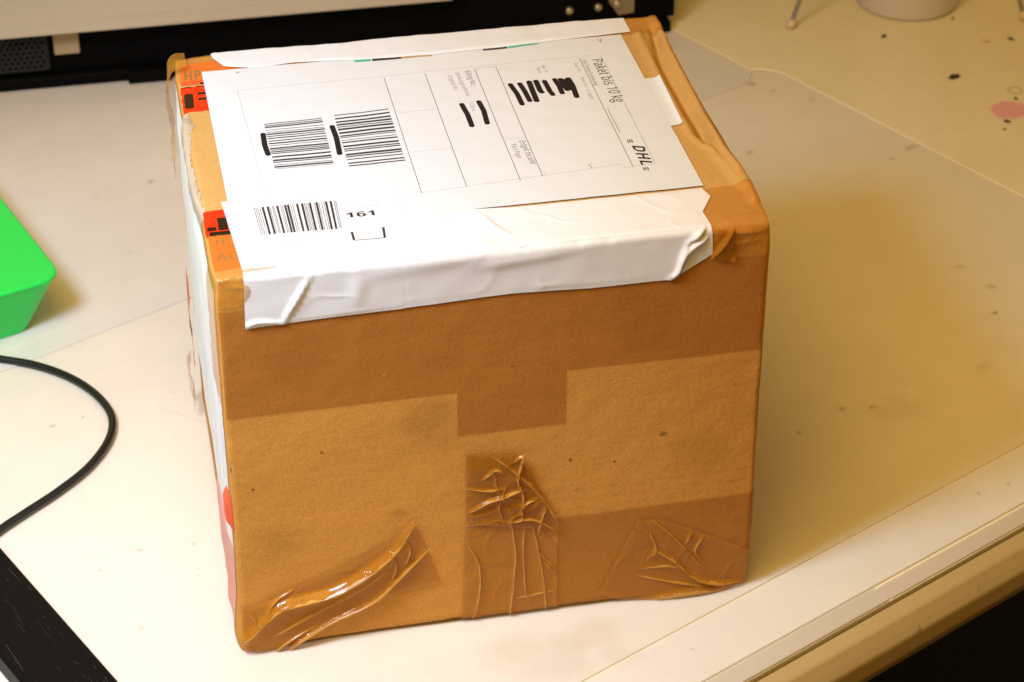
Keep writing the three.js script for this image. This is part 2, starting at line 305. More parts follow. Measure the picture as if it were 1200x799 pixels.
// a sheet stuck on the box between two chains of points in face coordinates; creases = [chain, height, width]
function smooth(ch) {
  if (ch.length < 3) return ch;
  const c = new THREE.CatmullRomCurve3(ch.map(([x, y]) => new THREE.Vector3(x, y, 0)));
  return c.getPoints(ch.length * 5).map((p) => [p.x, p.y]);
}
function sheet(name, face, A, B, nu, nv, lift, mat_, o = {}) {
  const creases = (o.creases ?? []).map(([ch, ...r]) => [smooth(ch), ...r]);
  const pos = [], uv = [], idx = [];
  const on = (c, t) => { const f = t * (c.length - 1), i = Math.min(c.length - 2, Math.floor(f)), k = f - i; return [c[i][0] + (c[i + 1][0] - c[i][0]) * k, c[i][1] + (c[i + 1][1] - c[i][1]) * k]; };
  for (let j = 0; j <= nv; j++) for (let i = 0; i <= nu; i++) {
    const u = i / nu, v = j / nv, a = on(A, v), b = on(B, v);
    let x = a[0] + (b[0] - a[0]) * u, y = a[1] + (b[1] - a[1]) * u;
    if (o.rough) { const e = Math.min(u, 1 - u, v, 1 - v); if (e < 1e-6) { const rf = o.rf ?? 260; const rx = x, ry = y; x += o.rough * n3(rx * rf, ry * rf, 3); y += o.rough * (n3(rx * rf, ry * rf, 9) + 0.5 * n3(rx * rf * 3, ry * rf * 3, 19)); } }
    let h = lift;
    const pin = o.pin ? sm(0, o.pin, Math.min(u, 1 - u)) * sm(0, o.pin, Math.min(v, 1 - v)) * 0.85 + 0.15 : 1;
    if (o.wave) h += pin * o.wave * (0.5 + fbm(x * (o.freq ?? 40), y * (o.freq ?? 40), (o.seed ?? 1) * 3.3, 3));
    for (const [ch, amp, w, asym] of creases) {
      const [d, t] = chainDist(ch, x, y);
      const w_ = w * (o.thin ?? 1); if (d < w * 3) { const taper = Math.sin(Math.PI * (0.12 + 0.8 * t)); h += amp * (o.fold ? AMP : 1) * taper * Math.exp(-((d / w_) ** 2)); }
    }
    if (o.wrinkle) { const wx = x + 0.006 * n3(x * 60, y * 60, 2), wy = y + 0.006 * n3(x * 60, y * 60, 5), f = o.wf ?? 45; for (let q = 0; q < 2; q++) { const r = 1 - Math.min(1, Math.abs(n3(wx * f * (1 + q), wy * f * (1 + q), (o.seed ?? 1) * 5.3 + q * 9)) * 7); h += pin * o.wrinkle * r * r * sm(-0.1, 0.25, n3(x * 30, y * 30, q * 4 + 1)); } }
    if (o.height) h += o.height(u, v, x, y);
    if (face === 'front' || face === 'left') y = Math.max(y, 0.0004);
    if (o.tuck) h = (o.low ?? 0.00022) + h * sm(0, o.tuck, Math.min(u, 1 - u)) * sm(0, o.tuck, Math.min(v, 1 - v));
    if (o.edge) x += o.edge(u) * sm(0.955, 1, v);
    const q = surf(cube[face](x, y), h);
    pos.push(q.x, q.y, q.z); uv.push(...(o.uv ? o.uv(x, y, u, v) : [x / 0.1, y / 0.1]));
  }
  for (let j = 0; j < nv; j++) for (let i = 0; i < nu; i++) {
    if (o.keep && !o.keep((i + 0.5) / nu, (j + 0.5) / nv)) continue;
    const k = j * (nu + 1) + i; idx.push(k, k + 1, k + nu + 2, k, k + nu + 2, k + nu + 1);
  }
  const g = new THREE.BufferGeometry();
  g.setAttribute('position', new THREE.Float32BufferAttribute(pos, 3)); g.setAttribute('uv', new THREE.Float32BufferAttribute(uv, 2)); g.setIndex(idx); g.computeVertexNormals();
  // faces look outward: compare with the way out of the box
  const c = new THREE.Vector3(W / 2, H / 2, -D / 2); let s = 0;
  for (let i = 0; i < pos.length; i += 30) s += (pos[i] - c.x) * g.attributes.normal.array[i] + (pos[i + 1] - c.y) * g.attributes.normal.array[i + 1] + (pos[i + 2] - c.z) * g.attributes.normal.array[i + 2];
  if (s < 0) { for (let i = 0; i < idx.length; i += 3) [idx[i + 1], idx[i + 2]] = [idx[i + 2], idx[i + 1]]; g.setIndex(idx); g.computeVertexNormals(); }
  mat_.side = THREE.DoubleSide;
  const out = mesh(name, g, mat_, parcel, o.label);
  if (o.fold) for (const [ch, amp, w] of creases) {   // each crease is a doubled, pinched fold of the film
    const hw0 = Math.min(0.0010, w * 0.46), cp = [], ci = [], N = ch.length - 1;
    if (N < 1) continue;
    const c2 = N < 6 ? Array.from({ length: 13 }, (_, i) => [ch[0][0] + (ch[N][0] - ch[0][0]) * i / 12, ch[0][1] + (ch[N][1] - ch[0][1]) * i / 12]) : ch, M = c2.length - 1;
    for (let i = 0; i <= M; i++) {
      const a = c2[Math.max(0, i - 1)], b = c2[Math.min(M, i + 1)], l = Math.hypot(b[0] - a[0], b[1] - a[1]) || 1, nx = -(b[1] - a[1]) / l, ny = (b[0] - a[0]) / l, t = i / M;
      const hw = hw0 * Math.min(1, 0.25 + 3.2 * Math.min(t, 1 - t)) * Math.max(0.2, 0.85 + 1.1 * n3(c2[i][0] * 200, c2[i][1] * 200, 4)), wob = 0.00025 * n3(c2[i][0] * 330, c2[i][1] * 330, 8);
      for (let k = -2; k <= 2; k++) {
        const x = c2[i][0] + nx * (hw * k / 2 + wob), y = Math.max(0.0004, c2[i][1] + ny * (hw * k / 2 + wob));
        let h = lift + (o.wave ?? 0) * (0.5 + fbm(x * (o.freq ?? 40), y * (o.freq ?? 40), (o.seed ?? 1) * 3.3, 3)) + amp * AMP * Math.sin(Math.PI * (0.12 + 0.8 * t)) * Math.exp(-((hw * k / 2 / (w * (o.thin ?? 1))) ** 2));
        h += hw * 0.4 * (1 - (k / 2) ** 2) + 0.0001;
        const q = surf(cube[face](x, y), h); cp.push(q.x, q.y, q.z);
      }
    }
    for (let i = 0; i < M; i++) for (let k = 0; k < 4; k++) { const a = i * 5 + k; ci.push(a, a + 5, a + 1, a + 1, a + 5, a + 6); }
    const cg = new THREE.BufferGeometry(); cg.setAttribute('position', new THREE.Float32BufferAttribute(cp, 3)); cg.setIndex(ci); cg.computeVertexNormals();
    mesh('crease', cg, o.fold, out);
  }
  return out;
}
const AMP = 0.8;
const px = (fn, list) => list.map(([x, y]) => fn(x, y));

// -- materials of paper and tape
const tapeRough = dataTex(512, 512, (u, v, i, j) => { const k = 0.55 + 0.7 * fbm(i / 40, j / 40, 9, 5); return [k, k, k]; });
const crinkle = dataTex(768, 768, (u, v) => { let k = 0; for (let q = 0; q < 3; q++) { const f = 11 * 1.9 ** q, wx = u + 0.03 * n3(u * 14, v * 14, q + 3), wy = v + 0.03 * n3(u * 14, v * 14, q + 13); const r = 1 - Math.min(1, Math.abs(n3(wx * f, wy * f * 0.7, q * 7.1)) * 8); k += r * r / (1 + q) * sm(-0.15, 0.3, n3(u * 6 + q, v * 6, 31)); } return [k * 0.6, k * 0.6, k * 0.6]; });
const creaseMat = new THREE.MeshPhysicalMaterial({ color: lin(0.62, 0.31, 0.055), roughness: 0.26, transparent: true, opacity: 0.62, side: THREE.DoubleSide });
const brownTape = new THREE.MeshPhysicalMaterial({ color: lin(0.50, 0.190, 0.012), roughness: 0.19, roughnessMap: tapeRough, transparent: true, opacity: 0.56, specularIntensity: 0.75, bumpMap: crinkle, bumpScale: 0.00045 });
const foldTape = new THREE.MeshPhysicalMaterial({ color: lin(0.42, 0.155, 0.010), roughness: 0.2, roughnessMap: tapeRough, transparent: true, opacity: 0.6, specularIntensity: 0.6, bumpMap: crinkle, bumpScale: 0.0005 });
const edgeTape = new THREE.MeshPhysicalMaterial({ color: lin(0.62, 0.27, 0.03), roughness: 0.3, roughnessMap: tapeRough, transparent: true, opacity: 0.42, bumpMap: crinkle, bumpScale: 0.00045 });
const clearTape = new THREE.MeshPhysicalMaterial({ color: lin(0.34, 0.085, 0.004), roughness: 0.5, roughnessMap: tapeRough, transparent: true, opacity: 0.30, specularIntensity: 0.4 });
const thinTape = new THREE.MeshPhysicalMaterial({ color: lin(0.38, 0.14, 0.012), roughness: 0.45, roughnessMap: tapeRough, transparent: true, opacity: 0.36, specularIntensity: 0.4 });

// -- red warning tape: four lettered pieces
function redTex(draw, pale) {
  const c = document.createElement('canvas'); c.width = 512; c.height = 384; const x = c.getContext('2d');
  x.fillStyle = pale ? '#f2562c' : '#f52a08'; x.fillRect(0, 0, 512, 384);
  for (let i = 0; i < 260; i++) { x.fillStyle = `rgba(${rnd() < 0.5 ? '120,10,0' : '255,150,110'},${rr(0.03, 0.12)})`; x.fillRect(rr(0, 512), rr(0, 384), rr(2, 50), rr(1, 4)); }
  draw(x); return canvasTex(c);
}
const redMat = (draw, pale) => new THREE.MeshPhysicalMaterial({ map: redTex(draw, pale), roughness: 0.35 });
const sheetUV = (x, y, u, v) => [u, 1 - v];
const INK = '#140c08';
sheet('red_tape', 'top', px(Tp, [[210, 76], [212, 102]]), px(Tp, [[400, 58], [400, 82]]), 60, 12, 0.0002, redMat((x) => { x.fillStyle = '#5b5348'; x.font = 'bold 230px sans-serif'; x.save(); x.translate(8, 300); x.scale(0.19, 1); x.fillText('HP', 0, 0); x.restore(); x.fillStyle = INK; for (let i = 0; i < 14; i++) x.fillRect(60 + i * 33, 352 + rr(-6, 6), 20, 40); }, true), { uv: sheetUV, wave: 0.0001, label: 'red tape with grey letters under brown tape, rear left corner' });
sheet('red_tape', 'top', px(Tp, [[211, 104], [214, 133]]), px(Tp, [[300, 94], [303, 124]]), 40, 16, 0.0002, redMat((x) => { x.fillStyle = INK; x.beginPath(); x.roundRect(18, 110, 62, 230, 26); x.fill(); x.lineWidth = 40; x.strokeStyle = INK; x.beginPath(); x.moveTo(110, 120); x.lineTo(150, 120); x.quadraticCurveTo(190, 120, 190, 162); x.quadraticCurveTo(190, 205, 150, 205); x.lineTo(110, 205); x.stroke(); x.fillRect(10, 0, 60, 22); x.fillRect(100, 4, 50, 16); x.fillRect(180, 0, 40, 20); }), { uv: sheetUV, wave: 0.0001, rough: 0.0012, label: 'bright red tape with black lettering on the lid' });
sheet('red_tape', 'top', px(Tp, [[235, 249], [240, 279]]), px(Tp, [[330, 238], [333, 268]]), 40, 14, 0.0002, redMat((x) => { x.fillStyle = INK; x.fillRect(92, 120, 62, 190); x.fillRect(30, 320, 470, 70); x.fillRect(175, 190, 50, 120); x.font = 'bold 220px sans-serif'; x.fillRect(20, 250, 60, 60); }), { uv: sheetUV, wave: 0.0001, label: 'bright red tape with black lettering near the front left corner' });
sheet('red_tape', 'top', px(Tp, [[243, 279], [250, 318]]), px(Tp, [[333, 268], [340, 305]]), 40, 16, 0.0002, redMat((x) => { x.fillStyle = '#6d5142'; x.font = 'bold 118px sans-serif'; x.fillText('it', 38, 110); x.fillText('AC', 30, 290); }, true), { uv: sheetUV, wave: 0.0001, label: 'faded red tape with grey letters under brown tape' });

// -- brown tape running along the front and the rear edge of the lid
{
  const zf = Tp(825, 222)[1], zb = Tp(735, 41)[1], zfl = Tp(250, 278)[1], zbl = Tp(226, 97)[1];
  const cr = (list) => list.map(([ch, a, w]) => [ch, a, w]);
  sheet('edge_tape', 'wrap', [[0.0008, zfl], [0.0008, 0.0150]], [[W - 0.0008, zf], [W - 0.0008, 0.0150]], 200, 60, 0.00045, edgeTape, { wave: 0.0003, freq: 70, rough: 0.0006, seed: 3, label: 'brown tape over the front edge of the lid',
    creases: cr([[[[0.2285, -0.004], [0.243, -0.006], [0.249, -0.004]], 0.0020, 0.0010], [[[0.229, 0.003], [0.246, 0.004]], 0.0014, 0.0009], [[[0.004, 0.002], [0.010, -0.003], [0.03, -0.004]], 0.0012, 0.0012], [[[0.006, 0.004], [0.014, 0.006], [0.012, 0.013]], 0.0012, 0.0012], [[[0.229, 0.010], [0.246, 0.008]], 0.0006, 0.001]]) });
  sheet('edge_tape', 'wrapBack', [[0.0008, -(zbl + D)], [0.0008, 0.03]], [[W - 0.0008, -(zb + D)], [W - 0.0008, 0.03]], 170, 40, 0.00045, edgeTape, { wave: 0.0003, freq: 70, rough: 0.0006, seed: 5, label: 'brown tape over the rear edge of the lid' });
}
// loose end of tape and its fold at the right of the front edge
sheet('tape_end', 'front', px(Fp, [[836, 270], [832, 303]]), px(Fp, [[862, 268], [862, 306]]), 26, 30, 0.0012, foldTape, { wave: 0.0006, freq: 120, creases: [[px(Fp, [[860, 266], [848, 284], [833, 303]]), 0.0026, 0.0010], [px(Fp, [[862, 306], [858, 302]]), 0.001, 0.001]], keep: (u, v) => u > 0.25 * (1 - v) - 0.02, label: 'loose tape end hanging over the front edge' });

// -- front panel: large clear tape areas, then the creased brown pieces
{
  const L1 = 0.4365 * W, xb = [0.0012, Fp(536, 500)[0], Fp(664, 470)[0], W - 0.0015];
  const yTop = H - 0.0165, yb = [Fp(400, 476)[1], Fp(600, 504)[1], Fp(780, 421)[1]];
  const parts = [];
  for (let i = 0; i < 3; i++) parts.push(sheet('clear_tape', 'front', [[xb[i], yTop], [xb[i], yb[i]]], [[xb[i + 1], yTop], [xb[i + 1], yb[i]]], 50, 40, 0.0003, clearTape, { uv: (x, y) => [x / 0.1, y / 0.1] }));
  const g = mergeGeometries(parts.map((m) => m.geometry)); parts.slice(1).forEach((m) => parcel.remove(m)); parts[0].geometry = g; parts[0].userData.label = 'darker clear tape across the upper front panel';
  const yr = Fp(770, 590)[1];
  sheet('clear_tape', 'front', [[Fp(653, 609)[0], Fp(653, 607)[1]], [Fp(652, 722)[0], 0.002]], [[W + 0.01, yr + 0.0005], [W + 0.01, 0.002]], 90, 40, 0.0003, thinTape, { wave: 0.0003, freq: 60, label: 'clear tape around the lower right corner', creases: [[px(Fp, [[878, 599], [866, 600], [855, 609]]), 0.0012, 0.0007], [px(Fp, [[866, 618], [857, 627], [842, 631]]), 0.0012, 0.0007], [px(Fp, [[862, 648], [868, 638], [872, 660]]), 0.001, 0.0008], [px(Fp, [[879, 575], [876, 600], [874, 640]]), 0.0008, 0.0007]] });
}
// centre piece
sheet('brown_tape', 'front', px(Fp, [[545, 531], [545, 575], [545, 618], [544, 631], [543, 642], [542, 690], [541, 737]]), px(Fp, [[604, 529], [631, 572], [655, 616], [642, 627], [652, 636], [653, 680], [653, 723]]), 120, 200, 0.0007, brownTape, {
  fold: creaseMat, thin: 0.5, wrinkle: 0.0004, wf: 34, wave: 0.0003, freq: 50, seed: 7, label: 'creased brown tape at the middle of the lower front panel',
  creases: [
    [px(Fp, [[595, 588], [600, 618], [604, 645], [602, 680], [598, 715], [599, 738]]), 0.0017, 0.0010], [px(Fp, [[550, 640], [561, 660], [561, 700], [553, 730]]), 0.0015, 0.0011],
    [px(Fp, [[615, 612], [613, 640], [616, 690], [620, 705]]), 0.0013, 0.0009], [px(Fp, [[621, 600], [630, 640], [637, 680], [640, 725]]), 0.0015, 0.0010],
    [px(Fp, [[628, 640], [640, 655], [652, 666]]), 0.0009, 0.0010], [px(Fp, [[634, 655], [652, 672]]), 0.0009, 0.0010], [px(Fp, [[605, 700], [652, 690]]), 0.0006, 0.0012], [px(Fp, [[546, 615], [585, 610], [606, 608]]), 0.0016, 0.0011],
  ] });
// folded-over flap of the centre piece
sheet('tape_fold', 'front', px(Fp, [[546, 532], [546, 574], [546, 612]]), px(Fp, [[606, 530], [632, 573], [655, 619]]), 120, 110, 0.0016, foldTape, {
  fold: creaseMat, thin: 0.48, wrinkle: 0.0008, wf: 38, wave: 0.0008, freq: 60, seed: 9, label: 'folded flap of the middle brown tape',
  creases: [
    [px(Fp, [[575, 531], [600, 548], [630, 575], [648, 600], [656, 618]]), 0.0026, 0.0015], [px(Fp, [[550, 598], [570, 586], [595, 577], [615, 570]]), 0.0028, 0.0012], [px(Fp, [[546, 570], [570, 573], [590, 570]]), 0.0013, 0.0014],
    [px(Fp, [[600, 540], [612, 532], [606, 560], [612, 575], [613, 590]]), 0.0018, 0.0015], [px(Fp, [[595, 610], [620, 605], [653, 620]]), 0.0022, 0.0012], [px(Fp, [[629, 625], [636, 600], [640, 590]]), 0.0018, 0.0012],
    [px(Fp, [[612, 605], [612, 590], [632, 580]]), 0.002, 0.0012], [px(Fp, [[588, 605], [584, 590], [592, 570]]), 0.0016, 0.0013], [px(Fp, [[565, 560], [580, 548], [590, 552]]), 0.0014, 0.0016],
  ] });
// piece over the lower left corner with its long raised fold
sheet('brown_tape', 'front', px(Fp, [[283, 708], [302, 706], [345, 686], [400, 663], [455, 633], [483, 608]]), px(Fp, [[289, 764], [328, 763], [375, 735], [440, 700], [480, 690], [516, 682]]), 130, 190, 0.0009, brownTape, {
  fold: creaseMat, thin: 0.55, wrinkle: 0.0005, wf: 30, wave: 0.0005, freq: 45, seed: 11, label: 'brown tape with a long shiny fold at the lower left corner',
  creases: [
    [px(Fp, [[284, 748], [310, 722], [330, 706], [350, 701], [392, 690], [432, 668], [462, 645], [486, 611]]), 0.0062, 0.0038], [px(Fp, [[292, 764], [330, 757], [385, 727], [440, 700], [463, 679], [484, 660], [504, 640]]), 0.0034, 0.0020],
    [px(Fp, [[305, 728], [322, 700], [345, 687]]), 0.0020, 0.0013], [px(Fp, [[320, 740], [360, 720], [420, 690], [455, 668]]), 0.0016, 0.0030], [px(Fp, [[456, 645], [464, 660], [458, 682]]), 0.0020, 0.0011], [px(Fp, [[474, 628], [480, 645], [474, 662]]), 0.0020, 0.0012], [px(Fp, [[292, 715], [304, 730]]), 0.0018, 0.0012],
    [px(Fp, [[310, 765], [340, 745], [370, 730]]), 0.0016, 0.0014],
  ] });
// piece over the lower right corner
sheet('brown_tape', 'front', px(Fp, [[747, 607], [776, 607], [830, 625], [876, 642]]), px(Fp, [[701, 694], [742, 706], [812, 699], [873, 688]]), 120, 150, 0.0009, brownTape, {
  fold: creaseMat, thin: 0.52, wrinkle: 0.0004, wf: 30, wave: 0.0004, freq: 45, seed: 13, label: 'puckered brown tape at the lower right corner',
  creases: [
    [px(Fp, [[766, 609], [790, 628], [805, 644], [823, 664]]), 0.0014, 0.0011], [px(Fp, [[762, 623], [768, 643], [757, 654]]), 0.0015, 0.0009], [px(Fp, [[768, 643], [790, 655], [812, 673], [840, 681], [867, 680]]), 0.0034, 0.0021],
    [px(Fp, [[811, 619], [803, 635]]), 0.0014, 0.0008], [px(Fp, [[825, 624], [814, 643], [830, 660]]), 0.0014, 0.0009], [px(Fp, [[738, 705], [785, 694], [830, 688], [860, 688]]), 0.0036, 0.0028], [px(Fp, [[750, 664], [790, 662], [825, 676]]), 0.0008, 0.0018], [px(Fp, [[745, 672], [790, 680], [830, 686]]), 0.001, 0.0016],
  ] });

// -- papers on the lid
const paperRough = 0.62;
const paperMat = new THREE.MeshStandardMaterial({ color: lin(0.67, 0.70, 0.74), roughness: paperRough });
// right rectangle of white paper that shows beside the label
sheet('paper_patch', 'top', px(Tp, [[735, 95], [770, 152]]), px(Tp, [[773, 92], [800, 147]]), 20, 30, 0.0005, paperMat, { wave: 0.0003, freq: 24, seed: 2, label: 'white paper tab at the right side of the label' });

// the address label, drawn in lid coordinates
const lab = { x0: Tp(237, 92)[0], x1: W * 0.911, z0: Tp(728, 42)[1], z1: Tp(822, 220)[1] };
{
  const CW = 2048, sc = CW / (lab.x1 - lab.x0), CH = Math.round((lab.z1 - lab.z0) * sc);
  const c = document.createElement('canvas'); c.width = CW; c.height = CH; const g = c.getContext('2d');
  g.fillStyle = '#fbfbf9'; g.fillRect(0, 0, CW, CH);
  const P = (x, y) => { const [a, b] = Tp(x, y); return [(a - lab.x0) * sc, (b - lab.z0) * sc]; };
  const line = (pts, w = 2, col = '#8d8b88') => { g.strokeStyle = col; g.lineWidth = w; g.lineJoin = g.lineCap = 'round'; g.beginPath(); pts.forEach((p, i) => g[i ? 'lineTo' : 'moveTo'](...P(...p))); g.stroke(); };
  // text running from the rear to the front: its baseline goes from A to B
  function text(s, A, B, size, col = '#555', font = 'sans-serif', shear = 0) {
    const a = P(...A), b = P(...B), ang = Math.atan2(b[1] - a[1], b[0] - a[0]), len = Math.hypot(b[0] - a[0], b[1] - a[1]);
    g.save(); g.translate(...a); g.rotate(ang); g.font = `${font.includes('bold') ? 'bold ' : ''}${size}px sans-serif`; g.fillStyle = col; g.transform(1, 0, shear, 1, 0, 0);
    g.scale(len / g.measureText(s).width, 1); g.fillText(s, 0, 0); g.restore();
  }
  const LN = '#77757a', FA = '#b9b7b5';
  line([[278, 108], [697, 66]], 2, FA); line([[278, 108], [312, 235]], 2, FA); line([[312, 235], [495, 228]], 2, '#dddbd8');
  line([[450, 93], [494, 228]], 3, LN); line([[498, 88], [547, 221]], 3, LN); line([[466, 134], [512, 129]], 2, FA); line([[482, 180], [529, 175]], 2, FA); line([[494, 228], [730, 195]], 2, '#a5a3a1');
  line([[556, 83], [610, 214]], 3, LN); line([[581, 80], [636, 209]], 3, LN); line([[592, 165], [613, 163]], 2, FA); line([[556, 83], [581, 80]], 2, LN);
  line([[679, 70], [742, 198]], 3, LN); line([[704, 67], [768, 194]], 2, '#9a9896'); line([[730, 199], [768, 194]], 2, '#9a9896'); line([[679, 70], [704, 67]], 2, FA);
  line([[585, 84], [594, 82]], 2, FA); line([[635, 78], [638, 82]], 2, FA); line([[690, 195], [694, 200]], 3, '#888'); line([[637, 203], [640, 208]], 2, FA); line([[690, 195], [694, 194]], 2, FA);
  line([[712, 129], [727, 158]], 3, '#8b8886');
  // barcodes whose bars run across the lid
  const bars = (q, n, s) => { seed = s; let t = 0; const list = []; while (t < 1) { const w = rr(0.010, 0.036), gap = rr(0.012, 0.05); list.push([t, Math.min(1, t + w)]); t += w + gap; }
    const L = (a, b, t_) => [a[0] + (b[0] - a[0]) * t_, a[1] + (b[1] - a[1]) * t_]; const k = q.map((p) => P(...p));
    for (const [t0, t1] of list) { g.fillStyle = '#3d3a3c'; g.beginPath(); g.moveTo(...L(k[0], k[3], t0)); g.lineTo(...L(k[1], k[2], t0)); g.lineTo(...L(k[1], k[2], t1)); g.lineTo(...L(k[0], k[3], t1)); g.fill(); } };
  bars([[309, 147], [377, 140], [391, 194], [322, 200]], 30, 11); bars([[391, 137], [455, 129], [475, 190], [409, 197]], 30, 29);
  // black felt-pen strokes
  const pen = (pts, w) => { line(pts, w * sc / 4600, '#150f16'); line(pts.map(([x, y], i) => [x + 0.4 * (i % 2), y]), w * 0.9 * sc / 4600, '#150f16'); };
  pen([[308, 159], [310, 172], [314, 183]], 12); pen([[389, 150], [394, 163], [398, 182]], 12);
  pen([[541, 124], [548, 136], [553, 149]], 12); pen([[561, 121], [567, 132], [571, 146]], 12);
  pen([[598, 101], [606, 112], [612, 124]], 12); pen([[609, 100], [615, 109], [621, 120]], 12); pen([[620, 98], [624, 108], [629, 120]], 13); pen([[628, 97], [633, 108], [635, 110]], 13); pen([[638, 97], [644, 108], [648, 113]], 12);
  pen([[650, 95], [656, 104], [659, 111]], 12); pen([[657, 95], [662, 103], [665, 107], [660, 98], [666, 94], [671, 102], [676, 115]], 13); pen([[660, 96], [667, 106]], 14);
  text('Paket bis 10 kg', [693, 71], [720, 122], 74, '#3c3a3c');
  text('DHL Online Frankierung', [682, 72], [697, 102], 27, '#77747a');
  text('Billing No.:', [544, 85], [553, 104], 38, '#7d7a7d'); text('Sendungsreferenz', [533, 87], [547, 115], 30, '#a3a1a0'); text('Original-Nr.:', [524, 90], [533, 109], 30, '#aaa8a7'); text('1/2014', [549, 121], [553, 132], 28, '#aaa8a7');
  text('Entgelt bezahlt', [608, 167], [622, 195], 40, '#77757a'); text('Port Payé', [598, 171], [606, 188], 36, '#8b898b');
  text('Von: Hr.', [672, 76], [678, 87], 26, '#9b999a'); text('Alte Str. 12 3456', [680, 92], [692, 118], 22, '#a5a3a3'); text('An: Fr.', [634, 79], [639, 88], 26, '#a5a3a3'); text('Tel.', [627, 81], [632, 89], 26, '#aaa');
  text('DHL', [740, 172], [752, 196], 74, '#2a2421', 'bold', -0.35); 
  // the three speed lines before and after the lettering
  for (const d of [0, 2.4, 4.8]) { line([[735 + d, 166.5 - d * 0.12], [737 + d, 169.6 - d * 0.12]], 5, '#3b322c'); line([[754 + d, 199 - d * 0.12], [755.5 + d, 202 - d * 0.12]], 5, '#3b322c'); }
  text('>', [698, 47], [702, 52], 40, '#555'); text('x', [275, 88], [281, 88], 30, '#8a88b0');
  const t = canvasTex(c);
  sheet('address_label', 'top', [[lab.x0, lab.z0], [lab.x0, lab.z1]], [[lab.x1, lab.z0], [lab.x1, lab.z1]], 130, 100, 0.00065, new THREE.MeshStandardMaterial({ map: t, color: lin(0.66, 0.70, 0.75), roughness: paperRough }), { wave: 0.0003, freq: 24, seed: 2, uv: (x, y) => [(x - lab.x0) / (lab.x1 - lab.x0), 1 - (y - lab.z0) / (lab.z1 - lab.z0)], label: 'white parcel label with barcodes, form lines and blacked-out lines' });
}
// barcode sticker at the front left, over the label
{
  const A = [Tp(259, 239), [Tp(284, 318)[0], -0.0015]], B = [Tp(464, 222), [Tp(486, 300)[0], -0.0015]];
  const CW = 1400, sc = CW / (B[1][0] - A[0][0]), x0 = Math.min(A[0][0], A[1][0]), z0 = Tp(360, 230)[1], CH = Math.round((0 - z0) * sc);
  const c = document.createElement('canvas'); c.width = CW; c.height = CH; const g = c.getContext('2d'); g.fillStyle = '#fdfcfa'; g.fillRect(0, 0, CW, CH);
  const P = (x, y) => { const [a, b] = Tp(x, y); return [(a - x0) * sc, (b - z0) * sc]; };
  const quad = (q, col) => { g.fillStyle = col; g.beginPath(); q.forEach((p, i) => g[i ? 'lineTo' : 'moveTo'](...P(...p))); g.fill(); };
  const a0 = [297, 246], a1 = [394, 237], b0 = [306, 278], b1 = [401, 270], mix = (p, q, t) => [p[0] + (q[0] - p[0]) * t, p[1] + (q[1] - p[1]) * t];
  const wide = [0.095, 0.155, 0.27, 0.365, 0.40, 0.51, 0.57, 0.665, 0.745, 0.86, 0.915];
  for (const w of wide) quad([mix(a0, a1, w), mix(a0, a1, w + 0.027), mix(b0, b1, w + 0.027), mix(b0, b1, w)], '#2f241c');
  seed = 77; for (let t = 0; t < 1; t += rr(0.017, 0.034)) { if (wide.some((w) => t > w - 0.012 && t < w + 0.032)) continue; quad([mix(a0, a1, t), mix(a0, a1, t + 0.0085), mix(b0, b1, t + 0.0085), mix(b0, b1, t)], '#6a5f57'); }
  const text = (s, p, q, size, col, w = '') => { const a = P(...p), b = P(...q); g.save(); g.translate(...a); g.rotate(Math.atan2(b[1] - a[1], b[0] - a[0])); g.font = `${w}${size}px sans-serif`; g.fillStyle = col; g.scale(Math.hypot(b[0] - a[0], b[1] - a[1]) / g.measureText(s).width, 1); g.fillText(s, 0, 0); g.restore(); };
  text('161', [405, 258], [443, 254], 112, '#2a231e', 'bold '); text('22.09.2014', [404, 247], [444, 243], 26, '#a8a4a0');
  text('00 34043 4161 05000116', [313, 241], [374, 235], 26, '#a29e9a'); text('00 1120 0034 0434', [320, 283], [375, 277], 26, '#a29e9a');
  text('Die Sendung verfolgen', [300, 288], [358, 284], 26, '#9090c4'); text('Sendungsnummer angeben', [298, 293], [366, 287], 24, '#9a9acb'); text('DL', [286, 291], [293, 290], 24, '#c3c3dd');
  const ln = (pts, w, col) => { g.strokeStyle = col; g.lineWidth = w; g.beginPath(); pts.forEach((p, i) => g[i ? 'lineTo' : 'moveTo'](...P(...p))); g.stroke(); };
  ln([[412, 274], [415, 284]], 20, '#3d342d'); ln([[449, 269], [451, 281]], 20, '#3d342d'); ln([[415, 284], [451, 281]], 11, '#6b645e'); ln([[446, 270], [449, 269]], 10, '#6b645e');
  sheet('barcode_sticker', 'top', A, B, 90, 40, 0.00078, new THREE.MeshStandardMaterial({ map: canvasTex(c), color: lin(0.66, 0.70, 0.745), roughness: paperRough }), { wave: 0.0003, freq: 24, seed: 2, uv: (x, y) => [(x - x0) * sc / CW, 1 - (y - z0) * sc / CH],  label: 'white barcode sticker with the number 161 at the front left of the lid' });
}
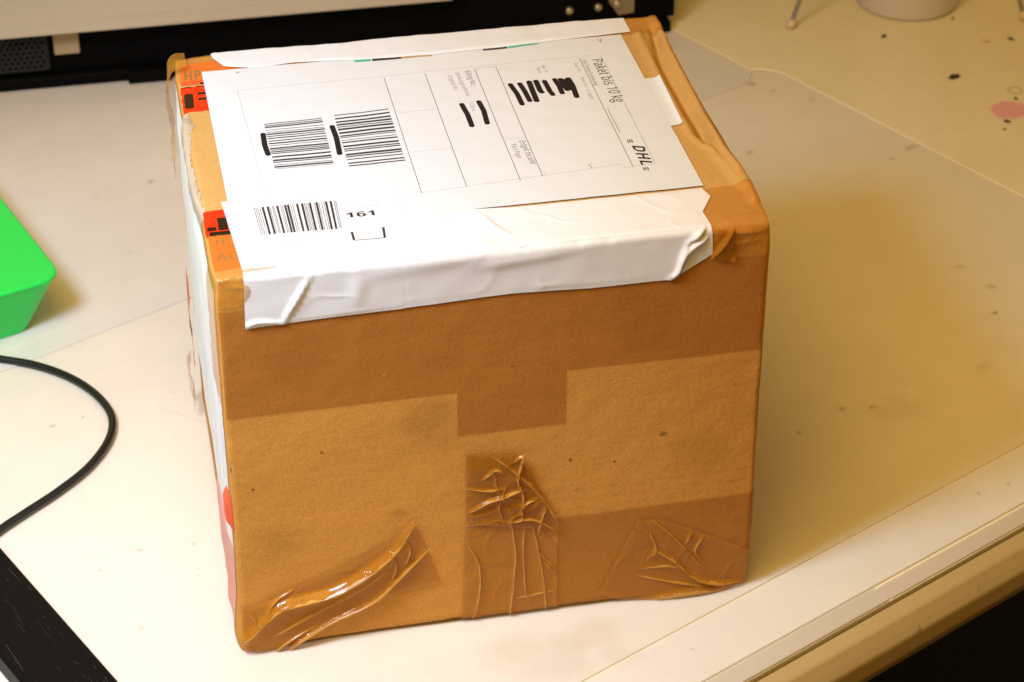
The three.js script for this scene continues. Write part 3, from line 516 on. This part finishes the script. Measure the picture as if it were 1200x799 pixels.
// white strip along the rear edge, folded over it
{
  const zb = (x, y) => -(Tp(x, y)[1] + D);
  const lower = [[247, 76], [262, 80], [300, 82], [345, 75], [420, 72], [508, 66], [600, 56], [680, 46], [739, 39]].map(([x, y]) => [Tp(x, y)[0], zb(x, y)]);
  lower[0] = [Tp(249, 72)[0], zb(249, 70)];
  const upper = lower.map(([x], i) => [x - 0.002, 0.010]); upper[8][0] = Tp(729, 20)[0];
  sheet('paper_strip', 'wrapBack', lower, upper, 40, 180, 0.0009, paperMat, { wave: 0.0009, freq: 40, seed: 6, pin: 0.06, label: 'white paper strip folded over the rear edge of the lid' });
  // torn coloured bits in the gap between strip and label
  const tone = { green: lin(0.05, 0.45, 0.30), dark: lin(0.03, 0.03, 0.03), tan: lin(0.45, 0.27, 0.09) };
  for (const [x0, y0, x1, y1, k] of [[415, 74, 434, 73, 'green'], [436, 73, 470, 70, 'dark'], [470, 70, 506, 67, 'tan'], [566, 61, 594, 58, 'dark'], [595, 58, 630, 53, 'green']])
    sheet('paper_scrap', 'top', [Tp(x0, y0 - 3), Tp(x0, y0 + 0.6)], [Tp(x1, y1 - 3), Tp(x1, y1 + 0.6)], 14, 3, 0.0008, new THREE.MeshStandardMaterial({ color: tone[k], roughness: 0.7 }), { wave: 0.0003, freq: 200 });
}
// white strip over the front edge, with diagonal folds
{
  const f = (x, y) => { const p = Fp(x, y); return [p[0], H - p[1]]; }, t = (x, y) => Tp(x, y);
  const zg = (x) => lab.z1 + (x < 0.47 * W ? -0.003 : -0.003 + 0.0051 * sm(0.47 * W, 0.56 * W, x) + 0.0004 * n3(x * 60, 1, 1));
  const A = [t(284, 318), t(400, 290), t(468, 290), t(470, 255), t(602, 248), t(640, 244), t(680, 242), t(760, 232), t(822, 222)].map(([x]) => [x, zg(x)]);
  A[0][1] = -0.006; A[1][1] = -0.007; A[2][1] = -0.012; A[2][0] -= 0.0006;
  const B = [f(287, 385), f(392, 371), f(470, 362), f(474, 361), f(600, 344), f(640, 341), f(690, 338), f(788, 327), f(835, 297)];
  const cr = (list, a, w) => [list, a, w];
  sheet('paper_strip', 'wrap', A, B, 90, 230, 0.0008, new THREE.MeshStandardMaterial({ color: lin(0.73, 0.735, 0.76), roughness: paperRough }), { wave: 0.0005, freq: 26, seed: 8, pin: 0.06, wrinkle: 0.0003, wf: 22, label: 'white paper strip folded over the front edge of the lid', edge: (u) => { const k = [[0, 0], [0.17, 0.0026], [0.44, -0.0036], [1, 0]]; for (let i = 0; i < 3; i++) if (u <= k[i + 1][0]) return k[i][1] + (k[i + 1][1] - k[i][1]) * (u - k[i][0]) / (k[i + 1][0] - k[i][0]); return 0; },
    creases: [cr([f(362, 324), f(350, 345), f(338, 365), f(330, 381)], 0.0017, 0.0011), cr([f(806, 285), f(800, 300), f(794, 318), f(784, 328)], 0.0022, 0.0012), cr([f(830, 278), f(812, 288), f(800, 305)], 0.0022, 0.0012), cr([f(828, 268), f(806, 283)], 0.002, 0.0012), cr([f(440, 320), f(520, 306), f(640, 292)], 0.0007, 0.004), cr([f(560, 312), f(600, 306), f(700, 288)], 0.0008, 0.003), cr([[t(560, 252)[0], t(560, 252)[1]], [t(575, 262)[0], t(575, 268)[1]], [t(600, 280)[0], t(600, 280)[1]]], 0.001, 0.0015), cr([f(420, 322), f(418, 360)], 0.0008, 0.004), cr([f(288, 383), f(300, 377), f(330, 378)], 0.0012, 0.0012)] });
}
// -- left side: papers seen at a glancing angle
{
  const c = document.createElement('canvas'); c.width = 512; c.height = 512; const g = c.getContext('2d'); g.fillStyle = '#f4f4f2'; g.fillRect(0, 0, 512, 512);
  for (let i = 0; i < 46; i++) { g.strokeStyle = `rgba(${rnd() < 0.6 ? '120,140,190' : '150,120,110'},${rr(0.1, 0.45)})`; g.lineWidth = rr(1, 5); const x = rr(0, 512), y = rr(0, 400); g.beginPath(); g.moveTo(x, y); g.lineTo(x + rr(-30, 30), y + rr(60, 240)); g.stroke(); }
  const m = new THREE.MeshStandardMaterial({ map: canvasTex(c), color: lin(0.95, 0.92, 0.86), roughness: 0.55 });
  sheet('side_paper', 'left', [[-D + 0.012, H - 0.004], [-D + 0.008, 0.045]], [[-0.004, H - 0.010], [-0.0035, 0.030]], 90, 80, 0.0010, m, { uv: sheetUV, wave: 0.0012, freq: 26, seed: 10, tuck: 0.12, rough: 0.001, label: 'white paper stuck on the left side' });
  const pink = new THREE.MeshStandardMaterial({ color: lin(0.74, 0.30, 0.22), roughness: 0.5 }), redS = new THREE.MeshStandardMaterial({ color: lin(0.75, 0.10, 0.03), roughness: 0.45 });
  sheet('red_tape', 'left', [[-0.085, 0.058], [-0.085, 0.006]], [[-0.004, 0.062], [-0.004, 0.010]], 40, 30, 0.0016, pink, { wave: 0.0016, freq: 45, seed: 12, tuck: 0.2, rough: 0.001, label: 'pale red tape low on the left side' });
  sheet('red_tape', 'left', [[-D + 0.002, 0.085], [-D + 0.002, 0.030]], [[-D + 0.016, 0.085], [-D + 0.016, 0.030]], 16, 40, 0.0022, redS, { wave: 0.0018, freq: 50, seed: 14, label: 'thin red tape edge at the rear of the left side' });
  sheet('red_tape', 'left', [[-0.016, 0.092], [-0.014, 0.070]], [[-0.001, 0.092], [-0.001, 0.070]], 14, 20, 0.0022, redS, { wave: 0.0008, freq: 80, seed: 15, tuck: 0.3, label: 'small red scrap at the front left edge' });
  sheet('tape_end', 'left', [[-D + 0.002, 0.033], [-D + 0.002, 0.004]], [[-D + 0.022, 0.036], [-D + 0.022, 0.006]], 24, 30, 0.0030, edgeTape, { wave: 0.0050, freq: 55, seed: 16, label: 'crumpled brown tape low at the rear left edge' });
  // tape hanging crumpled over the rear left corner of the lid and along the left lid edge
  sheet('tape_end', 'left', [[-D + 0.001, H + 0.006], [-D + 0.001, H - 0.05]], [[-D + 0.020, H + 0.006], [-D + 0.024, H - 0.058]], 24, 60, 0.0020, edgeTape, { wave: 0.0045, freq: 60, seed: 17, label: 'crumpled tape over the rear left corner' });
  const ragged = new THREE.MeshStandardMaterial({ color: lin(0.46, 0.38, 0.27), roughness: 0.6 });
  sheet('torn_paper', 'left', [[-0.155, H + 0.0035], [-0.142, H + 0.004], [-0.128, H + 0.0005], [-0.105, H - 0.001], [-0.08, H + 0.0008], [-0.055, H + 0.002]], [[-0.155, H - 0.012], [-0.142, H - 0.012], [-0.128, H - 0.012], [-0.105, H - 0.012], [-0.08, H - 0.012], [-0.055, H - 0.012]], 16, 110, 0.0012, ragged, { wave: 0.0012, freq: 70, seed: 18, tuck: 0.2, rough: 0.0022, label: 'torn white paper along the left edge of the lid' });
  sheet('torn_paper', 'left', [[-0.030, H - 0.004], [-0.022, H - 0.07]], [[-0.001, H - 0.006], [-0.0005, H - 0.07]], 30, 60, 0.0012, edgeTape, { wave: 0.0012, freq: 90, seed: 19, tuck: 0.2, rough: 0.001, label: 'torn tape down the front left edge' });
}

// ---------------------------------------------------------------- green tub
{
  const h = 0.040, TB = 0.0021, up = h + TB;
  const c0 = G(66, 318, up), pA = G(0, 231, up), pB = G(0, 345, up);
  // corner of the rim and its two edges
  const dA = pA.clone().sub(G(52, 297, up)).normalize(), dB = pB.clone().sub(G(40, 333, up)).normalize();
  const A0 = G(52, 297, up), B0 = G(40, 333, up);
  // crossing of the two edge lines
  const den = dA.x * dB.z - dA.z * dB.x, s = ((B0.x - A0.x) * dB.z - (B0.z - A0.z) * dB.x) / den;
  const K = A0.clone().addScaledVector(dA, s);
  const tub = thing('green_tub', 'bright green plastic tub with sloping sides at the left edge of the table', 'tub', [K.x, TB, K.z]);
  // outline in plan: parallelogram-free rectangle along dB (length) with dA made square to it
  const ex = dB, ez = new THREE.Vector3(dA.x, 0, dA.z);
  const LX = 0.17, LZ = 0.16, r = 0.014;
  function outline(inset, rad, y, n = 8) {
    const pts = [], e = ex, f = ez;
    const cs = [[inset, inset], [LX - inset, inset], [LX - inset, LZ - inset], [inset, LZ - inset]];
    for (let i = 0; i < 4; i++) {
      const p = cs[i], pr = cs[(i + 3) % 4], nx = cs[(i + 1) % 4];
      const u = [(pr[0] - p[0]), (pr[1] - p[1])], v = [(nx[0] - p[0]), (nx[1] - p[1])], ul = Math.hypot(...u), vl = Math.hypot(...v);
      for (let k = 0; k <= n; k++) { const t = k / n, a = [p[0] + u[0] / ul * rad, p[1] + u[1] / ul * rad], b = [p[0] + v[0] / vl * rad, p[1] + v[1] / vl * rad];
        const q = [(1 - t) ** 2 * a[0] + 2 * t * (1 - t) * p[0] + t * t * b[0], (1 - t) ** 2 * a[1] + 2 * t * (1 - t) * p[1] + t * t * b[1]];
        pts.push(new THREE.Vector3(0, y, 0).addScaledVector(e, q[0]).addScaledVector(f, q[1])); }
    }
    return pts;
  }
  function loft(rings, capFirst, capLast) {
    const pos = [], idx = [], n = rings[0].length; rings.forEach((r_) => r_.forEach((p) => pos.push(p.x, p.y, p.z)));
    for (let j = 0; j + 1 < rings.length; j++) for (let i = 0; i < n; i++) { const a = j * n + i, b = j * n + (i + 1) % n; idx.push(a, b, b + n, a, b + n, a + n); }
    const cap = (j) => { const c = rings[j].reduce((s_, p) => s_.add(p), new THREE.Vector3()).divideScalar(n); pos.push(c.x, c.y, c.z); const k = pos.length / 3 - 1; for (let i = 0; i < n; i++) idx.push(k, j * n + i, j * n + (i + 1) % n); };
    if (capFirst) cap(0); if (capLast) cap(rings.length - 1);
    const g = new THREE.BufferGeometry(); g.setAttribute('position', new THREE.Float32BufferAttribute(pos, 3)); g.setIndex(idx);
    const ng = g.toNonIndexed(); ng.computeVertexNormals(); return ng;
  }
  const green = new THREE.MeshPhysicalMaterial({ color: lin(0.004, 0.70, 0.075), roughness: 0.38, side: THREE.DoubleSide });
  mesh('tub_body', loft([outline(0.017, 0.010, 0), outline(0.016, 0.011, 0.002), outline(0.001, r, h - 0.003)], true, false), green, tub);
  mesh('lid', loft([outline(0.0012, r, h - 0.003), outline(0, r, h - 0.0022), outline(0, r, h - 0.0006), outline(0.0008, r, h)], false, true), green, tub);
}

// ---------------------------------------------------------------- black cable and black bar
{
  const pts = [[-60, 418], [-25, 416], [0, 420], [40, 427], [80, 441], [112, 462], [130, 487], [128, 512], [105, 545], [68, 575], [30, 600], [0, 620], [-30, 645], [-70, 690]].map(([x, y], i) => { const p = G(x, y, BASE + 0.0024); return p; });
  const curve = new THREE.CatmullRomCurve3(pts);
  // flat twin cable: two cores side by side under one skin
  const g = new THREE.TubeGeometry(curve, 160, 0.0022, 12); 
  const o = mesh('power_cable', g, new THREE.MeshPhysicalMaterial({ color: lin(0.006, 0.006, 0.0065), roughness: 0.38 }), scene);
  o.userData = { label: 'black cable bent in a loop on the mat, lower left', category: 'cable' };
}
{
  const y = BASE + 0.012;
  const a = G(0, 640, y), b = G(140, 799, y), c = G(0, 770, y);
  const ex = b.clone().sub(a).normalize(), ez = new THREE.Vector3(-ex.z, 0, ex.x);
  const wd = Math.abs(c.clone().sub(a).dot(ez)), L = 0.30;
  const sgn = Math.sign(c.clone().sub(a).dot(ez));
  const g = new RoundedBoxGeometry(L, 0.012, wd, 4, 0.0018);
  const sc = dataTex(1024, 512, () => [0.005, 0.0045, 0.005].map(s2), true);
  seed = 91; { const A = sc.image.data; for (let k = 0; k < 160; k++) { let x = rr(0, 1024), y_ = rr(0, 512), d = rr(-1.2, 1.2), n = rr(3, k % 9 ? 18 : 90), v = rr(35, 150); for (let i = 0; i < n; i++) { x += Math.cos(d); y_ += Math.sin(d); d += rr(-0.05, 0.05); const q = ((Math.floor(y_) & 511) * 1024 + (Math.floor(x) & 1023)) * 4; A[q] = v; A[q + 1] = v * 0.9; A[q + 2] = v * 0.88; } } }
  const bar = thing('black_bar', 'scratched glossy black bar lying in the lower left corner', 'bar', a.clone().addScaledVector(ex, 0.05).addScaledVector(ez, sgn * wd / 2).setY(BASE + 0.006).toArray());
  bar.rotation.y = Math.atan2(-ex.z, ex.x);
  mesh('bar_body', g, new THREE.MeshPhysicalMaterial({ map: sc, roughness: 0.4, specularIntensity: 0.16 }), bar);
}

// ---------------------------------------------------------------- black appliance behind
{
  const zf = -2.46 * S, at = (x, y, z = zf) => meet(x, y, 'z', z);
  const dev = thing('black_appliance', 'large black metal appliance with a silver front panel behind the parcel', 'appliance', [0, 0, zf]);
  const black = new THREE.MeshPhysicalMaterial({ color: lin(0.0025, 0.0023, 0.002), roughness: 0.7, specularIntensity: 0.12 }), silverTex = dataTex(512, 512, (u, v, i, j) => { const k = 1 + 0.10 * fbm(u * 3, v * 160, 2, 4) + 0.06 * fbm(u * 6, v * 6, 5, 3); return [0.60 * k, 0.54 * k, 0.43 * k].map(s2); }, true);
  const silver = new THREE.MeshPhysicalMaterial({ map: silverTex, metalness: 0.35, roughness: 0.42 });
  const bottomL = at(0, 90), xr = at(790, 40).x, yb = bottomL.y, hB = 0.45;
  const box = (x0, x1, y0, y1, z0, z1, rad = 0.002) => { const g = new RoundedBoxGeometry(x1 - x0, y1 - y0, z1 - z0, 3, rad); g.translate((x0 + x1) / 2, (y0 + y1) / 2, (z0 + z1) / 2); return g; };
  mesh('chassis', box(-0.32, xr, yb, hB, -0.22, 0), black, dev);
  const s0 = meet(0, 47, 'z', zf + 0.025), s1 = meet(531, 3, 'z', zf + 0.025);
  mesh('silver_panel', box(-0.34, s1.x, s0.y, hB + 0.06, 0.006, 0.025, 0.0012), silver, dev);
  const p0 = at(64, 70, zf + 0.012), p1 = at(91, 40, zf + 0.012);
  mesh('mounting_tab', box(p0.x, p1.x, p0.y, s0.y + 0.004, 0.0005, 0.0058, 0.001), new THREE.MeshStandardMaterial({ color: lin(0.42, 0.32, 0.17), roughness: 0.6 }), dev);
  // perforated grille left of the tab: a sheet with real holes
  const gx0 = -0.118, gx1 = p0.x - 0.004, gy0 = yb + 0.004, gy1 = s0.y - 0.002;
  const hs = new THREE.Shape(); hs.moveTo(gx0, gy0); hs.lineTo(gx1, gy0); hs.lineTo(gx1, gy1); hs.lineTo(gx0, gy1); hs.closePath();
  let row = 0; for (let y = gy0 + 0.003; y < gy1 - 0.002; y += 0.0036, row++) for (let x = gx0 + 0.003 + (row % 2) * 0.0021; x < gx1 - 0.002; x += 0.0042) { const p = new THREE.Path(); p.absarc(x, y, 0.0013, 0, Math.PI * 2, true); hs.holes.push(p); }
  const gg = new THREE.ExtrudeGeometry(hs, { depth: 0.0012, bevelEnabled: false, curveSegments: 3 }); gg.translate(0, 0, 0.003);
  mesh('grille', gg, new THREE.MeshStandardMaterial({ color: lin(0.004, 0.0036, 0.003), roughness: 0.7 }), dev);
  mesh('shade_block', box(-0.31, xr - 0.004, 0.0008, yb - 0.0003, -0.21, G(60, 106).z - zf), black, dev);  // black block added for the deep shade in the gap under the chassis
  // feet
  for (const [x, w] of [[at(175, 90).x, 0.03], [xr - 0.05, 0.03]]) mesh('foot', box(x - w / 2, x + w / 2, 0.0008, yb - 0.0003, -0.03, 0.012, 0.002), black, dev);
  // screws and a bracket at the right
  const scr = new THREE.MeshPhysicalMaterial({ color: lin(0.6, 0.5, 0.36), metalness: 0.9, roughness: 0.3 });
  const sg = mergeGeometries([new THREE.CylinderGeometry(0.0026, 0.0030, 0.0022, 14).toNonIndexed(), new THREE.SphereGeometry(0.0024, 12, 6, 0, Math.PI * 2, 0, Math.PI / 2).scale(1, 0.5, 1).translate(0, 0.0011, 0).toNonIndexed()]); sg.rotateX(Math.PI / 2);
  for (const [x, y, z] of [[667, 12, 0.001], [701, 8, 0.001], [723, 4, 0.005]]) { const q = at(x, y, zf + z); const s_ = mesh('screw', sg, scr, dev); s_.position.set(q.x, q.y, z + 0.0008); }
  const b0 = at(708, 0), b1 = at(741, 13);
  const bs = new THREE.Shape(); bs.moveTo(b0.x, b0.y + 0.05); bs.lineTo(b0.x + 0.003, b0.y); bs.lineTo(b0.x + 0.010, b1.y); bs.lineTo(b1.x, b1.y + 0.001); bs.lineTo(b1.x, b0.y + 0.05);
  const bg = new THREE.ExtrudeGeometry(bs, { depth: 0.002, bevelEnabled: true, bevelSize: 0.0004, bevelThickness: 0.0004, bevelSegments: 1 }); bg.translate(0, 0, 0.002);
  mesh('bracket', bg, new THREE.MeshPhysicalMaterial({ color: lin(0.32, 0.26, 0.17), metalness: 0.6, roughness: 0.4 }), dev);
}

// ---------------------------------------------------------------- pot, wire stand, crumbs
{
  const l = G(1000, 6), r = G(1119, 6), f = G(1060, 26);
  const rad = l.distanceTo(r) / 2, c = l.clone().add(r).multiplyScalar(0.5); 
  const away = new THREE.Vector3(f.x - CP.x, 0, f.z - CP.z).normalize(); c.copy(f).addScaledVector(away, rad);
  const pot = thing('plastic_pot', 'greyish white round plastic pot at the upper right of the table', 'pot', [c.x, 0.0006, c.z]);
  const prof = [[0.0, 0], [rad * 0.96, 0], [rad, 0.0015], [rad * 1.02, 0.012], [rad * 1.16, 0.085], [rad * 1.19, 0.086], [rad * 1.19, 0.089], [rad * 1.14, 0.089], [rad * 0.98, 0.006], [0, 0.004]].map(([x, y]) => new THREE.Vector2(x, y));
  mesh('pot_body', new THREE.LatheGeometry(prof, 64), new THREE.MeshPhysicalMaterial({ color: lin(0.62, 0.57, 0.52), roughness: 0.4 }), pot);
  // stand with thin legs astride the pot
  const fA = G(927, 34), fB = G(1199, 24), apex = new THREE.Vector3(c.x + 0.005, 0.24, c.z - 0.03), fC = c.clone().add(new THREE.Vector3(0.03, 0, -0.14));
  const stand = thing('wire_stand', 'stand on thin metal legs with pale rubber feet astride the white pot', 'stand', [c.x, 0, c.z]);
  const steel = new THREE.MeshPhysicalMaterial({ color: lin(0.30, 0.30, 0.29), metalness: 0.7, roughness: 0.35 }), rubber = new THREE.MeshStandardMaterial({ color: lin(0.66, 0.55, 0.36), roughness: 0.6 });
  const o = new THREE.Vector3(c.x, 0, c.z);
  const topAt = (p, x, y) => { // a leg rises along the slope seen in the photograph
    return new THREE.Vector3().copy(p).lerp(apex, 1); };
  for (const p of [fA, fB, fC]) {
    const base = p.clone().setY(0.004).sub(o), top = topAt(p).sub(o), mid = base.clone().lerp(top, 0.5).add(new THREE.Vector3(0, 0.01, 0));
    const leg = mesh('leg', new THREE.TubeGeometry(new THREE.CatmullRomCurve3([base, mid, top]), 24, 0.0016, 10), steel, stand);
    const fg = new THREE.SphereGeometry(0.0036, 16, 12); fg.scale(1, 1.05, 1); fg.translate(base.x, 0.0040, base.z); mesh('foot', fg, rubber, leg);
  }
  const hub = new THREE.CylinderGeometry(0.012, 0.012, 0.012, 24); hub.translate(apex.x - o.x, apex.y, apex.z - o.z); mesh('hub', hub, steel, stand);
}
{
  const dark = new THREE.MeshStandardMaterial({ color: lin(0.05, 0.03, 0.015), roughness: 0.8 }), pale = new THREE.MeshStandardMaterial({ color: lin(0.62, 0.42, 0.2), roughness: 0.7 });
  const list = [[1119, 91, 0.0044, 'largest dark crumb, left of the pink stain', dark], [1181, 143, 0.0026, 'dark crumb just in front of the pink stain', dark], [1036, 43, 0.0026, 'dark crumb in front of the white pot', dark], [1155, 49, 0.0026, 'pale brown crumb behind the pink stain, left of another', pale], [1185, 46, 0.0024, 'brown crumb behind the pink stain at the right edge', dark], [1178, 152, 0.0014, 'tiniest dark crumb in front of the pink stain', dark], [1191, 116, 0.0020, 'dark crumb on the rear rim of the pink stain', dark], [1117, 22, 0.0016, 'tiny dark crumb beside the foot of the white pot', dark]];
  seed = 5;
  for (const [x, y, s, label, m] of list) {
    const g = new THREE.IcosahedronGeometry(s, 2), p = g.attributes.position, v = new THREE.Vector3();
    for (let i = 0; i < p.count; i++) { v.fromBufferAttribute(p, i); const k = 1 + 0.6 * n3(v.x / s * 1.3 + x, v.y / s * 1.3, v.z / s * 1.3 + y); p.setXYZ(i, v.x * k, v.y * k * 0.28, v.z * k * 0.5); }
    g.computeVertexNormals();
    const o = mesh('crumb', g, m, scene), q = G(x, y); o.position.set(q.x, s * 0.22, q.z); o.rotation.y = rr(0, 3); if (s > 0.004) o.rotation.y = 0.35;
    o.userData = { label, category: 'crumb' };
  }
}
renderer.render(scene, camera);
